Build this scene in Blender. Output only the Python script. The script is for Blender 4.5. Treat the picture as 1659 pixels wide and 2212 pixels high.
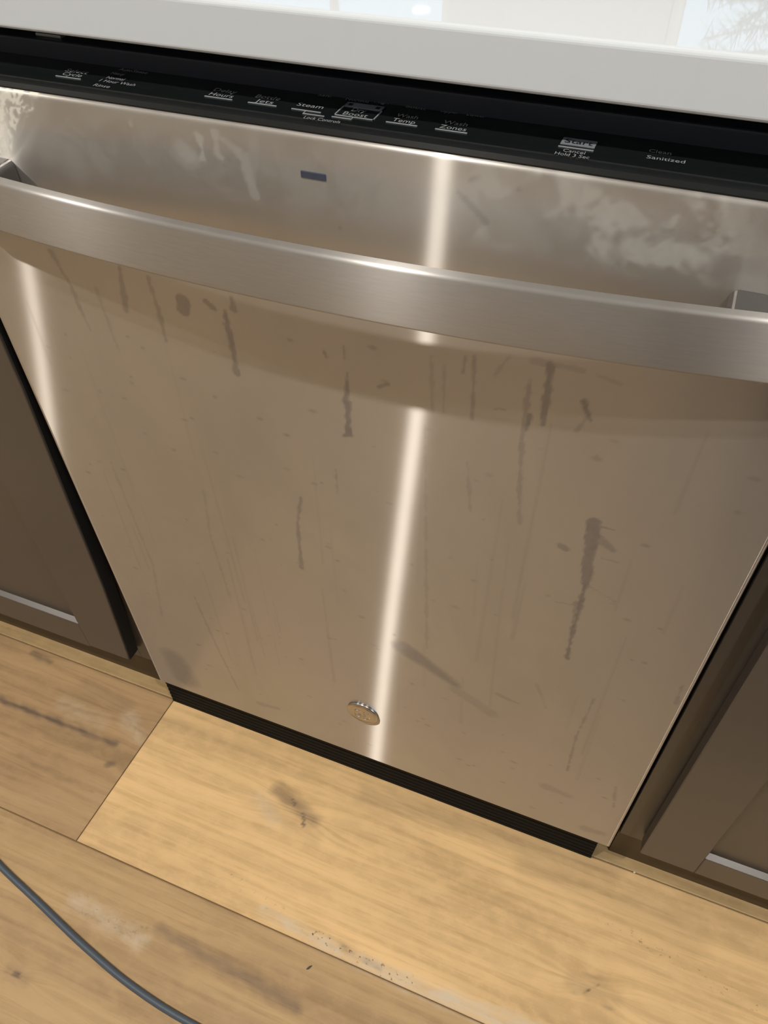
import bpy, bmesh, math, random
import numpy as np
from mathutils import Vector

for _o in list(bpy.data.objects): bpy.data.objects.remove(_o)
SC = bpy.context.scene
COL = SC.collection
random.seed(7); RNG = np.random.default_rng(7)

# ------------------------------------------------------------------ camera
cam_d = bpy.data.cameras.new('camera'); cam = bpy.data.objects.new('camera', cam_d); COL.objects.link(cam)
cam.location = (0.50150, -0.39277, 1.02748)
cam.rotation_euler = (0.739068, 0.019870, 0.379438)
cam_d.sensor_fit = 'VERTICAL'; cam_d.sensor_height = 36.0; cam_d.lens = 27.8485
cam_d.clip_start = 0.01; cam_d.clip_end = 100
SC.camera = cam

# ------------------------------------------------------------------ world, exposure
SC.view_settings.view_transform = 'Standard'; SC.view_settings.look = 'None'
SC.view_settings.gamma = 1.0; SC.view_settings.use_curve_mapping = False
SC.view_settings.exposure = 0.0
W = bpy.data.worlds.new('world'); SC.world = W; W.use_nodes = True
wb = W.node_tree.nodes['Background']; wb.inputs[0].default_value = (0.62, 0.80, 1.0, 1); wb.inputs[1].default_value = 0.62

CEIL = 2.42
def area(name, loc, rot, size, power, color, shape='DISK', sy=None, spread=None):
    l = bpy.data.lights.new(name, 'AREA'); l.energy = power; l.color = color; l.shape = shape; l.size = size
    if sy: l.size_y = sy
    if spread: l.spread = spread
    o = bpy.data.objects.new(name, l); COL.objects.link(o); o.location = loc; o.rotation_euler = rot
    return o
WARM = (1.0, 0.935, 0.85)
LAMPS = [(-1.62, -0.78), (-0.14, -0.78), (1.22, -0.78)]
FILL_LAMPS = [(-1.50, 1.9), (-0.14, 1.9), (1.22, 1.9)]  # unseen rear row, added to lift the room's ambient light
for (x, y) in LAMPS: area('ceiling_lamp_light', (x, y, CEIL - 0.012), (0, 0, 0), 0.052, 17, WARM)
for (x, y) in FILL_LAMPS: area('ceiling_lamp_light', (x, y, CEIL - 0.012), (0, 0, 0), 0.11, 14, (1, .97, .93))
# daylight through the windows
WINS = [('back', 0.20, 1.75), ('back', -1.95, -0.75)]
for _, x0, x1 in WINS:
    area('window_daylight', ((x0 + x1) / 2, 3.62, 1.55), (math.radians(-90), 0, 0), x1 - x0, 2.2, (.62, .82, 1.0), 'RECTANGLE', 1.2)
area('window_daylight', (3.32, -0.9, 1.5), (0, math.radians(90), 0), 1.3, 22, (.70, .82, 1.0), 'RECTANGLE', 1.5)

# ------------------------------------------------------------------ materials
def newmat(name):
    m = bpy.data.materials.new(name); m.use_nodes = True; nt = m.node_tree; nt.nodes.clear()
    out = nt.nodes.new('ShaderNodeOutputMaterial')
    return m, nt, out
class NT:
    def __init__(s, nt): s.nt = nt
    def n(s, t, **kw):
        nd = s.nt.nodes.new(t)
        for k, v in kw.items():
            if k == 'op': nd.operation = v
            elif k == 'inp':
                for i, x in v.items():
                    if hasattr(x, 'is_linked') or isinstance(x, bpy.types.NodeSocket): s.nt.links.new(x, nd.inputs[i])
                    else: nd.inputs[i].default_value = x
            else: setattr(nd, k, v)
        return nd
    def link(s, a, b): s.nt.links.new(a, b)
    def math(s, op, a, b=0.5, c=None, clamp=False):
        inp = {0: a, 1: b}
        if c is not None: inp[2] = c
        nd = s.n('ShaderNodeMath', op=op, inp=inp); nd.use_clamp = clamp
        return nd.outputs[0]
    def mix(s, f, a, b, blend='MIX'):
        nd = s.nt.nodes.new('ShaderNodeMix'); nd.data_type = 'RGBA'; nd.blend_type = blend
        for k, x in ((0, f), (6, a), (7, b)):
            if isinstance(x, bpy.types.NodeSocket): s.nt.links.new(x, nd.inputs[k])
            else: nd.inputs[k].default_value = x
        return nd.outputs[2]
    def mixf(s, f, a, b):
        nd = s.nt.nodes.new('ShaderNodeMix'); nd.data_type = 'FLOAT'
        for k, x in ((0, f), (2, a), (3, b)):
            if isinstance(x, bpy.types.NodeSocket): s.nt.links.new(x, nd.inputs[k])
            else: nd.inputs[k].default_value = x
        return nd.outputs[0]
    def ramp(s, f, stops):
        nd = s.nt.nodes.new('ShaderNodeValToRGB'); s.nt.links.new(f, nd.inputs[0])
        cr = nd.color_ramp
        while len(cr.elements) < len(stops): cr.elements.new(0.5)
        for e, (p, c) in zip(cr.elements, stops):
            e.position = p; e.color = c if len(c) == 4 else (*c, 1)
        return nd.outputs[0]
    def coords(s, scale=(1, 1, 1), loc=(0, 0, 0), kind='Object'):
        tc = s.n('ShaderNodeTexCoord'); mp = s.n('ShaderNodeMapping')
        s.link(tc.outputs[kind], mp.inputs[0]); mp.inputs['Scale'].default_value = scale; mp.inputs['Location'].default_value = loc
        return mp.outputs[0]
    def noise(s, vec, scale=1.0, detail=3, rough=0.5, dist=0.0):
        return s.n('ShaderNodeTexNoise', inp={'Vector': vec, 'Scale': scale, 'Detail': detail, 'Roughness': rough, 'Distortion': dist}).outputs[0]

def simple(name, col, rough=0.5, metal=0.0, noise=0.0, nscale=20, bump=0.0, spec=0.5, coat=0.0):
    m, nt, out = newmat(name); k = NT(nt)
    p = k.n('ShaderNodeBsdfPrincipled')
    p.inputs['Roughness'].default_value = rough; p.inputs['Metallic'].default_value = metal
    p.inputs['Specular IOR Level'].default_value = spec; p.inputs['Coat Weight'].default_value = coat
    v = k.coords()
    nz = k.noise(v, nscale, 4)
    f = k.math('MULTIPLY', nz, noise)
    c = k.mix(f, (*col, 1), (*[x * 0.45 for x in col], 1))
    k.link(c, p.inputs['Base Color'])
    if bump:
        b = k.n('ShaderNodeBump', inp={'Strength': bump, 'Distance': 0.0005, 'Height': k.noise(v, nscale * 25, 3)})
        k.link(b.outputs[0], p.inputs['Normal'])
    k.link(p.outputs[0], out.inputs[0])
    return m

def steel(name, base=(.665, .635, .595), rough=0.29, aniso=0.93, film=0.13, wear_and_glint=False, streak=0.08, vec=(14, 1, 1100), lobe2=.86, clear=.60):
    m, nt, out = newmat(name); k = NT(nt)
    v = k.coords(vec)
    br = k.noise(v, 1.0, 4, .6)                       # brushing, lines along X
    v2 = k.coords((5, 1, 2.2)); cl = k.noise(v2, 2.2, 4, .55, .8)   # cloudy film
    tan = k.n('ShaderNodeTangent'); tan.direction_type = 'UV_MAP'; tan.uv_map = 'UVMap'
    gl = k.n('ShaderNodeBsdfAnisotropic'); gl.distribution = 'GGX'
    col = k.mix(k.math('MULTIPLY', br, streak), (*base, 1), (*[b * .62 for b in base], 1))
    col = k.mix(k.math('MULTIPLY', k.math('SUBTRACT', cl, .42, clamp=True), 1.1, clamp=True), col, (*[b * .78 for b in base], 1))
    r = k.math('ADD', k.math('MULTIPLY', br, .012), rough - .006)
    df = k.n('ShaderNodeBsdfDiffuse')
    dcol = (.36, .345, .325, 1)
    fac = k.math('ADD', k.math('MULTIPLY', cl, .06), film - .03)
    if wear_and_glint:
        at = k.n('ShaderNodeAttribute'); at.attribute_name = 'wear_and_glint'
        sp = k.n('ShaderNodeSeparateColor', inp={0: at.outputs['Color']})
        fn = k.noise(k.coords((120, 1, 90)), 1.0, 3)
        st = k.math('MULTIPLY', sp.outputs[0], k.math('ADD', k.math('MULTIPLY', fn, .6), .65), clamp=True)
        hz = k.math('MULTIPLY', sp.outputs[1], k.math('ADD', k.math('MULTIPLY', fn, .5), .7), clamp=True)
        col = k.mix(k.math('MULTIPLY', st, .68, clamp=True), col, (.27, .25, .26, 1))
        r = k.mixf(st, r, .42)
        fac = k.math('ADD', fac, k.math('MULTIPLY', hz, .42), clamp=True)
        fac = k.math('ADD', fac, k.math('MULTIPLY', st, .10), clamp=True)
        fac = k.math('ADD', fac, k.math('MULTIPLY', sp.outputs[2], .62), clamp=True)
        dc = k.mix(hz, dcol, (.62, .62, .58, 1))
        dc = k.mix(sp.outputs[2], dc, (.86, .84, .74, 1))
        k.link(k.mix(st, dc, (.25, .235, .23, 1)), df.inputs[0])
    else:
        df.inputs[0].default_value = dcol
    k.link(col, gl.inputs['Color']); k.link(r, gl.inputs['Roughness']); gl.inputs['Anisotropy'].default_value = aniso
    k.link(tan.outputs[0], gl.inputs['Tangent'])
    g2 = k.n('ShaderNodeBsdfAnisotropic'); g2.distribution = 'GGX'; g2.inputs['Anisotropy'].default_value = .35
    g2.inputs['Roughness'].default_value = .50
    k.link(col, g2.inputs['Color']); k.link(tan.outputs[0], g2.inputs['Tangent'])
    g3 = k.n('ShaderNodeBsdfAnisotropic'); g3.distribution = 'GGX'; g3.inputs['Anisotropy'].default_value = .62
    g3.inputs['Roughness'].default_value = .30
    k.link(col, g3.inputs['Color']); k.link(tan.outputs[0], g3.inputs['Tangent'])
    g23 = k.n('ShaderNodeMixShader', inp={0: clear, 1: g2.outputs[0], 2: g3.outputs[0]})
    gm_ = k.n('ShaderNodeMixShader', inp={0: lobe2, 1: gl.outputs[0], 2: g23.outputs[0]})
    mx = k.n('ShaderNodeMixShader', inp={0: fac, 1: gm_.outputs[0], 2: df.outputs[0]})
    k.link(mx.outputs[0], out.inputs[0])
    return m

def wood_mat():
    m, nt, out = newmat('oak_plank'); k = NT(nt)
    gy = k.n('ShaderNodeAttribute'); gy.attribute_name = 'grain'        # (x, warped y, plank id)
    mk = k.n('ShaderNodeAttribute'); mk.attribute_name = 'marks'
    ti = k.n('ShaderNodeAttribute'); ti.attribute_name = 'tint'
    def gm(sc):
        mp = k.n('ShaderNodeMapping', inp={0: gy.outputs['Vector']}); mp.inputs['Scale'].default_value = sc
        return mp.outputs[0]
    n1 = k.noise(gm((2.6, 22, 1)), 1.0, 4, .55, .5)      # broad colour bands
    n2 = k.noise(gm((9, 190, 1)), 1.0, 4, .6, .3)        # fine streaks
    n3 = k.noise(gm((38, 60, 1)), 1.0, 4, .6)            # blotches
    n4 = k.noise(gm((140, 420, 1)), 1.0, 2, .5)          # pores
    wv = k.n('ShaderNodeTexWave', inp={'Vector': gm((.7, 9, 1)), 'Scale': 1.6, 'Distortion': 5.0, 'Detail': 3, 'Detail Scale': 1.4}); wv.bands_direction = 'Y'
    sp = k.n('ShaderNodeSeparateColor', inp={0: mk.outputs['Color']})
    base = ti.outputs['Color']
    dark = k.mix(1.0, base, (.60, .52, .42, 1), 'MULTIPLY')
    light = k.mix(1.0, base, (1.22, 1.18, 1.10, 1), 'MULTIPLY')
    f1 = k.ramp(n1, [(.36, (0, 0, 0)), (.68, (1, 1, 1))])
    c = k.mix(f1, light, k.mix(.42, base, dark))
    f2 = k.ramp(n2, [(.48, (0, 0, 0)), (.72, (1, 1, 1))])
    c = k.mix(k.math('MULTIPLY', f2, .36), c, dark)
    fw = k.ramp(wv.outputs[1], [(.72, (0, 0, 0)), (.95, (1, 1, 1))])
    c = k.mix(k.math('MULTIPLY', fw, .22), c, dark)
    f3 = k.ramp(n3, [(.44, (0, 0, 0)), (.66, (1, 1, 1))])
    c = k.mix(k.math('MULTIPLY', f3, .42), c, light)
    # marks: R grey-brown streaks and knots, G whitish worn wood, B pits
    r = k.math('MULTIPLY', sp.outputs[0], k.math('ADD', k.math('MULTIPLY', n2, .9), .5), clamp=True)
    c = k.mix(r, c, (.125, .088, .066, 1))
    g = k.math('MULTIPLY', sp.outputs[1], k.math('ADD', k.math('MULTIPLY', k.math('SUBTRACT', n3, .3), 2.4), .15), clamp=True)
    c = k.mix(g, c, (.70, .60, .46, 1))
    pits = k.ramp(k.noise(gm((170, 210, 1)), 1.0, 3, .6), [(.60, (0, 0, 0)), (.66, (1, 1, 1))])
    c = k.mix(k.math('MULTIPLY', pits, sp.outputs[2], clamp=True), c, (.13, .10, .075, 1))
    p = k.n('ShaderNodeBsdfPrincipled')
    k.link(c, p.inputs['Base Color'])
    k.link(k.math('ADD', k.math('MULTIPLY', n2, .18), .40), p.inputs['Roughness'])
    p.inputs['Specular IOR Level'].default_value = .35
    h = k.math('ADD', k.math('MULTIPLY', n2, .6), k.math('MULTIPLY', n4, .5))
    b = k.n('ShaderNodeBump', inp={'Strength': .22, 'Distance': .0006, 'Height': h})
    k.link(b.outputs[0], p.inputs['Normal'])
    k.link(p.outputs[0], out.inputs[0])
    return m

def quartz_mat():
    m, nt, out = newmat('white_quartz'); k = NT(nt)
    p = k.n('ShaderNodeBsdfPrincipled'); v = k.coords((1, 1, 1))
    a = k.noise(v, 26, 5, .6, .6); b_ = k.noise(v, 7, 3, .5)
    f = k.math('MULTIPLY', k.ramp(a, [(.60, (0, 0, 0)), (.70, (1, 1, 1))]), k.ramp(b_, [(.50, (0, 0, 0)), (.62, (1, 1, 1))]))
    c = k.mix(k.math('MULTIPLY', f, .22), (.70, .755, .80, 1), (.44, .47, .50, 1))
    k.link(c, p.inputs['Base Color']); p.inputs['Roughness'].default_value = .025
    p.inputs['Specular IOR Level'].default_value = .6
    k.link(p.outputs[0], out.inputs[0]); return m

def glass_mat():
    m, nt, out = newmat('window_glass'); k = NT(nt)
    t = k.n('ShaderNodeBsdfTransparent'); g = k.n('ShaderNodeBsdfGlossy'); g.inputs['Roughness'].default_value = .02
    fr = k.n('ShaderNodeFresnel'); fr.inputs[0].default_value = 1.45
    mx = k.n('ShaderNodeMixShader', inp={0: fr.outputs[0], 1: t.outputs[0], 2: g.outputs[0]})
    k.link(mx.outputs[0], out.inputs[0]); return m

def emit_mat(name, col, s):
    m, nt, out = newmat(name); k = NT(nt)
    e = k.n('ShaderNodeEmission'); e.inputs[0].default_value = (*col, 1); e.inputs[1].default_value = s
    k.link(e.outputs[0], out.inputs[0]); return m

M = dict(
    door=steel('brushed_steel_stained', wear_and_glint=True),
    bar=steel('brushed_steel_handle', base=(.62, .61, .60), rough=.36, aniso=.72, film=.24, streak=.75, vec=(55, 1, 700), lobe2=.3),
    badge=simple('chrome_badge', (.44, .42, .41), .20, 1.0),
    black=simple('black_console', (.0085, .0105, .0115), .16, 0, .3, 30, spec=.45),
    black_edge=simple('black_console_edge', (.012, .0135, .0145), .30, 0, .3, 30, spec=.4),
    navy=simple('dark_trim_plastic', (.017, .021, .032), .5, 0, .3, 15),
    void=simple('black_body', (.006, .006, .007), .6),
    rubber=simple('black_rubber', (.0040, .0055, .0065), .6, 0, .4, 60, spec=.12),
    shaded_edge=simple('shaded_edge_black', (.010, .0115, .015), .55, 0, .3, 40),
    ink=simple('grey_print', (.30, .32, .34), .5),
    ink_dim=simple('grey_button_print', (.20, .22, .25), .45),
    led=simple('blue_grey_lens', (.055, .065, .10), .18, 0, 0, 10, spec=.7),
    taupe=simple('taupe_paint', (.098, .083, .071), .31, 0, .25, 6, bump=.04, spec=.5),
    quartz=quartz_mat(), wood=wood_mat(), glass=glass_mat(),
    wall=simple('warm_white_wall', (.70, .69, .66), .8, 0, .1, 3),
    ceil=simple('white_ceiling', (.80, .78, .74), .9, 0, .05, 3),
    trim=simple('white_trim', (.78, .77, .74), .45),
    cable=simple('grey_cable', (.085, .110, .140), .45, 0, .2, 60),
    metal=simple('bracket_metal', (.45, .45, .44), .4, .8),
    lens=emit_mat('lamp_lens', (1, .86, .68), 14),
    crumb=simple('pale_crumb', (.75, .68, .55), .7), chip=simple('dark_chip', (.05, .055, .05), .6),
    needle=simple('frosted_needles', (.10, .17, .15), .6, 0, .5, 40), bark=simple('bark', (.10, .06, .035), .9, 0, .6, 60),
    kickwood=simple('brown_kick_board', (.085, .055, .026), .5, 0, .5, 14),
    post_metal=simple('polished_post', (.42, .42, .43), .20, 1.0, .15, 60),
    pot=simple('ceramic_pot', (.55, .55, .53), .35),
    seam=simple('subfloor', (.20, .13, .07), .9),
)

# ------------------------------------------------------------------ object helpers
def obj(name, me, mat, parent=None, loc=None):
    o = bpy.data.objects.new(name, me); COL.objects.link(o)
    if mat is not None and not me.materials: me.materials.append(mat)
    if parent: o.parent = parent
    if loc: o.location = loc
    return o
def bm_obj(name, bm, mat, parent=None, smooth=False):
    me = bpy.data.meshes.new(name)
    bmesh.ops.recalc_face_normals(bm, faces=bm.faces[:])
    uv = bm.loops.layers.uv.new('UVMap')
    for f in bm.faces:
        f.smooth = smooth
        for l in f.loops: l[uv].uv = (l.vert.co.x, l.vert.co.z + l.vert.co.y)
    bm.to_mesh(me); bm.free()
    return obj(name, me, mat, parent)
def add_box(bm, x0, x1, y0, y1, z0, z1, bev=0.0, seg=2):
    r = bmesh.ops.create_cube(bm, size=1.0); vs = r['verts']
    for v in vs:
        v.co.x = x0 if v.co.x < 0 else x1; v.co.y = y0 if v.co.y < 0 else y1; v.co.z = z0 if v.co.z < 0 else z1
    if bev:
        es = list({e for v in vs for e in v.link_edges})
        bmesh.ops.bevel(bm, geom=es, offset=bev, segments=seg, affect='EDGES', profile=.5)
def box(name, x0, x1, y0, y1, z0, z1, mat, parent=None, bev=0.0, seg=2, smooth=False):
    bm = bmesh.new(); add_box(bm, x0, x1, y0, y1, z0, z1, bev, seg)
    return bm_obj(name, bm, mat, parent, smooth)
def grid_mesh(name, P, uvs=None, smooth=True):
    """P: (nu, nv, 3) array of points -> grid mesh"""
    nu, nv, _ = P.shape
    me = bpy.data.meshes.new(name)
    idx = np.arange(nu * nv).reshape(nu, nv)
    q = np.stack([idx[:-1, :-1], idx[1:, :-1], idx[1:, 1:], idx[:-1, 1:]], -1).reshape(-1, 4)
    n = len(q)
    me.vertices.add(nu * nv); me.vertices.foreach_set('co', P.reshape(-1).astype(np.float32))
    me.loops.add(n * 4); me.loops.foreach_set('vertex_index', q.reshape(-1).astype(np.int32))
    me.polygons.add(n); me.polygons.foreach_set('loop_start', (np.arange(n) * 4).astype(np.int32))
    me.polygons.foreach_set('loop_total', np.full(n, 4, np.int32))
    me.polygons.foreach_set('use_smooth', np.full(n, smooth, bool))
    me.update(calc_edges=True)
    u = me.uv_layers.new(name='UVMap')
    fl = P.reshape(-1, 3)[q.reshape(-1)]
    if uvs is None: uv = np.stack([fl[:, 0], fl[:, 2] + fl[:, 1]], -1)
    else: uv = uvs.reshape(-1, 2)[q.reshape(-1)]
    u.data.foreach_set('uv', uv.reshape(-1).astype(np.float32))
    return me
def set_attr(me, name, arr, typ='FLOAT_COLOR'):
    a = me.attributes.new(name, typ, 'POINT')
    if typ == 'FLOAT_COLOR': a.data.foreach_set('color', arr.reshape(-1).astype(np.float32))
    elif typ == 'FLOAT_VECTOR': a.data.foreach_set('vector', arr.reshape(-1).astype(np.float32))
def empty(name, loc=(0, 0, 0)):
    o = bpy.data.objects.new(name, None); COL.objects.link(o); o.location = loc; o.empty_display_size = .05
    return o
def tag(o, label=None, cat=None, group=None, kind=None):
    if label: o['label'] = label
    if cat: o['category'] = cat
    if group: o['group'] = group
    if kind: o['kind'] = kind
    return o
def seg_dist(X, Y, pts, w0, w1):
    """field 0..1 of a tapered poly-line stroke, 1 inside"""
    best = np.full(X.shape, -9.0)
    n = max(1, len(pts) - 1)
    for i in range(n):
        a = np.array(pts[i]); b = np.array(pts[min(i + 1, len(pts) - 1)])
        d = b - a; L = max(1e-9, float(d @ d))
        t = np.clip(((X - a[0]) * d[0] + (Y - a[1]) * d[1]) / L, 0, 1)
        r = w0 + (w1 - w0) * (i + t) / n
        dist = np.hypot(X - a[0] - t * d[0], Y - a[1] - t * d[1])
        best = np.maximum(best, (r - dist))
    return best

# ------------------------------------------------------------------ room
X0, X1, Y0, Y1 = -2.7, 3.2, -2.7, 3.5
def structure(o): o['kind'] = 'structure'; return o
floor = structure(box('floor', X0, X1, Y0, Y1, -0.06, -0.0022, M['seam']))
structure(box('ceiling', X0, X1, Y0, Y1, CEIL, CEIL + .05, M['ceil']))
structure(box('wall_left', X0 - .1, X0, Y0, Y1, 0, CEIL, M['wall']))
structure(box('wall_front', X0, X1, Y0 - .1, Y0, 0, CEIL, M['wall']))
def wall_with_holes(name, horiz, fixed, t, a0, a1, holes, mat):
    bm = bmesh.new()
    def bx(p0, p1, z0, z1):
        if p1 - p0 < 1e-4: return
        if horiz: add_box(bm, p0, p1, fixed, fixed + t, z0, z1)
        else: add_box(bm, fixed, fixed + t, p0, p1, z0, z1)
    cur = a0
    for h0, h1, z0, z1 in sorted(holes):
        bx(cur, h0, 0, CEIL); bx(h0, h1, 0, z0); bx(h0, h1, z1, CEIL); cur = h1
    bx(cur, a1, 0, CEIL)
    return structure(bm_obj(name, bm, mat))
wall_with_holes('wall_back', True, Y1, .1, X0, X1, [(0.20, 1.75, .95, 2.15), (-1.95, -.75, .95, 2.15)], M['wall'])
wall_with_holes('wall_right', False, X1, .1, Y0, Y1, [(-1.65, -.15, .85, 2.15)], M['wall'])
def window(name, horiz, fixed, a0, a1, z0, z1, nm):
    bm = bmesh.new(); w = .05
    def bx(b, p0, p1, q0, q1, zz0, zz1):
        if horiz: add_box(b, p0, p1, fixed + q0, fixed + q1, zz0, zz1, .004, 1)
        else: add_box(b, fixed + q0, fixed + q1, p0, p1, zz0, zz1, .004, 1)
    bx(bm, a0, a0 + w, .02, .08, z0, z1); bx(bm, a1 - w, a1, .02, .08, z0, z1)
    bx(bm, a0 + w, a1 - w, .02, .08, z0, z0 + w); bx(bm, a0 + w, a1 - w, .02, .08, z1 - w, z1)
    mid = (a0 + a1) / 2; bx(bm, mid - .018, mid + .018, .03, .07, z0 + w, z1 - w)
    fr = structure(bm_obj(name, bm, M['trim']))
    for s, (p0, p1) in enumerate(((a0 + w, mid - .018), (mid + .018, a1 - w))):
        g = bmesh.new(); 
        if horiz: add_box(g, p0, p1, fixed + .048, fixed + .052, z0 + w, z1 - w)
        else: add_box(g, fixed + .048, fixed + .052, p0, p1, z0 + w, z1 - w)
        bm_obj('pane', g, M['glass'], fr)
    return fr
window('window_1', True, Y1, .20, 1.75, .95, 2.15, 0)
window('window_2', True, Y1, -1.95, -.75, .95, 2.15, 0)
window('window_3', False, X1, -1.65, -.15, .85, 2.15, 0)
structure(box('baseboard_front', X0, X1, Y0, Y0 + .015, 0, .12, M['trim'], bev=.003))
structure(box('baseboard_back', X0, X1, Y1 - .015, Y1, 0, .12, M['trim'], bev=.003))
structure(box('baseboard_left', X0, X0 + .015, Y0 + .015, Y1 - .015, 0, .12, M['trim'], bev=.003))
structure(box('baseboard_right', X1 - .015, X1, Y0 + .015, Y1 - .015, 0, .12, M['trim'], bev=.003))

# floor planks: every board is a part of the floor
YS, PW = -0.2005, 0.2208
def plank(x0, x1, y0, y1, tint, fine=False, skew0=0.0, pid=0.0, skew1=0.0):
    g = .0007; x0 += g; x1 -= g; y0 += g; y1 -= g
    nx = int((x1 - x0) / .0030) if fine else 6; ny = int((y1 - y0) / .0030) if fine else 4
    bv = .0012
    us = np.concatenate([[0, 0, bv], np.linspace(0, 1, nx)[1:-1] * (x1 - x0 - 2 * bv) + bv, [x1 - x0 - bv, x1 - x0, x1 - x0]])
    zs = np.concatenate([[-.002, -bv * .6, 0], np.zeros(nx - 2), [0, -bv * .6, -.002]])
    vs = np.concatenate([[0, 0, bv], np.linspace(0, 1, ny)[1:-1] * (y1 - y0 - 2 * bv) + bv, [y1 - y0 - bv, y1 - y0, y1 - y0]])
    zv = np.concatenate([[-.002, -bv * .6, 0], np.zeros(ny - 2), [0, -bv * .6, -.002]])
    U, V = np.meshgrid(us, vs, indexing='ij'); Z = np.minimum(zs[:, None], zv[None, :])
    X = x0 + U; Y = y0 + V
    X = X + skew0 * (V / (y1 - y0)) * np.clip(1 - np.abs(U) / .4, 0, 1) + skew1 * (V / (y1 - y0)) * np.clip(1 - np.abs(x1 - x0 - U) / .4, 0, 1)
    P = np.stack([X, Y, Z], -1)
    me = grid_mesh('floor_plank', P, smooth=False)
    gy = Y.copy(); mk = np.zeros(X.shape + (4,)); mk[..., 3] = 1
    for (kx, ky, rx, ry, amp) in KNOTS:
        r = np.sqrt(((X - kx) / rx) ** 2 + ((Y - ky) / ry) ** 2)
        gy = gy + amp * np.exp(-r * r) * np.sign(Y - ky + 1e-6) * np.minimum(1, np.abs(Y - ky) / (ry * .15))
        if abs(kx) < 5: pass
    if fine:
        wob = .0012 * np.sin(X * 130 + 3 * np.sin(Y * 160)) + .0007 * np.sin(X * 310 + Y * 400)
        for pts, w0, w1, a, soft, ch in MARKS:
            f = seg_dist(X, Y, pts, w0, w1) + wob
            mk[..., ch] = np.maximum(mk[..., ch], a * np.clip(f / soft + .5, 0, 1))
    grain = np.stack([X + pid * 3.7, gy + pid * 1.3, np.full(X.shape, pid)], -1)
    set_attr(me, 'grain', grain, 'FLOAT_VECTOR'); set_attr(me, 'marks', mk)
    t = np.ones(X.shape + (4,)); t[..., :3] = tint; set_attr(me, 'tint', t)
    return obj('floor_plank', me, M['wood'], floor)
KNOTS = [(.225, -.064, .055, .022, .016), (.626, -.122, .040, .020, .014), (.006, -.352, .030, .014, .010), (-.045, -.096, .022, .012, .008), (-.24, .008, .03, .012, .008), (-.07, -.03, .05, .03, .008)]
MARKS = [  # points, half widths, strength, softness, channel
    ([(-.32, -.073), (-.17, -.0716), (-.053, -.070)], .0042, .003, .85, .006, 0),
    ([(-.259, .0095), (-.222, .0067)], .004, .004, .6, .006, 0),
    ([(-.0440, -.097), (-.040, -.095)], .005, .004, .65, .005, 0),
    ([(-.17, -.132), (-.1, -.139), (-.042, -.1385)], .002, .0012, .3, .004, 0),
    ([(-.15, -.005), (-.07, -.014)], .008, .008, .22, .012, 0),
    ([(-.06, -.03), (-.03, -.05)], .012, .010, .35, .012, 1), ([(-.16, -.045), (-.09, -.05)], .012, .01, .22, .015, 1),
    ([(-.03, -.062), (-.0298, -.062)], .0012, .0012, .9, .001, 0),
    ([(.190, -.046), (.215, -.055), (.250, -.066)], .009, .009, .55, .012, 0),
    ([(.2065, -.046), (.2175, -.0555)], .0012, .0012, .8, .0015, 0),
    ([(.2175, -.056), (.2300, -.0605)], .0008, .0008, .5, .0012, 0),
    ([(.2330, -.0605), (.2390, -.0690), (.2410, -.080)], .0012, .0014, .85, .0015, 0),
    ([(.19, -.075), (.26, -.085)], .008, .010, .20, .012, 0), ([(.17, -.065), (.20, -.085)], .010, .010, .3, .012, 1),
    ([(.602, -.124), (.650, -.122)], .009, .009, .20, .009, 0),
    ([(.6200, -.1275), (.6300, -.1175)], .0006, .0006, .9, .0008, 0), ([(.606, -.115), (.64, -.108)], .0012, .0012, .35, .003, 0), ([(.606, -.134), (.65, -.134)], .0012, .0012, .3, .003, 0),
    ([(.24, -.186), (.34, -.194), (.44, -.194), (.60, -.188)], .004, .010, .85, .010, 1),
    ([(.30, -.187), (.37, -.191), (.43, -.194)], .006, .007, 1.0, .006, 2),
    ([(.345, -.187), (.36, -.189)], .0025, .002, .55, .003, 0), ([(.375, -.1905), (.395, -.192)], .002, .0025, .5, .003, 0),
    ([(.18, -.165), (.26, -.180)], .005, .005, .4, .008, 2),
    ([(.30, -.012), (.45, .002), (.62, .012)], .012, .010, .30, .018, 0), ([(.52, -.02), (.72, -.03)], .016, .02, .16, .02, 0),
    ([(.62, -.046), (.70, -.060), (.80, -.075)], .004, .006, .55, .006, 2),
    ([(.135, -.2500), (.184, -.2532), (.26, -.2570), (.32, -.262)], .005, .007, .55, .010, 0),
    ([(.02, -.262), (.12, -.268)], .010, .010, .5, .012, 1), ([(.03, -.262), (.12, -.262)], .010, .008, .35, .01, 2),
    ([(.0035, -.352), (.0085, -.352)], .0022, .0022, .85, .0025, 0), ([(-.005, -.352), (.02, -.352)], .006, .006, .25, .008, 0),
    ([(-.10, -.30), (-.02, -.31)], .012, .01, .15, .02, 0),
]
TB = (.735, .515, .265); TA = (.42, .285, .155); TC = (.47, .325, .172); TD = (.46, .335, .175)
plank(-1.398, -.0228, YS, YS + PW, TA, True, 0.0, 1.0, 0.0092)
plank(-.0228, 1.362, YS, YS + PW, TB, True, 0.0092, 2.0)
plank(-.45, .93, YS - PW, YS, TC, True, 0, 3.0)
plank(-.62, .98, YS + PW, YS + 2 * PW, TD, True, 0, 4.0)
tints = [TB, TA, TC, TD, (.52, .35, .18), (.43, .29, .155)]
LROW = 1.38
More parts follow.
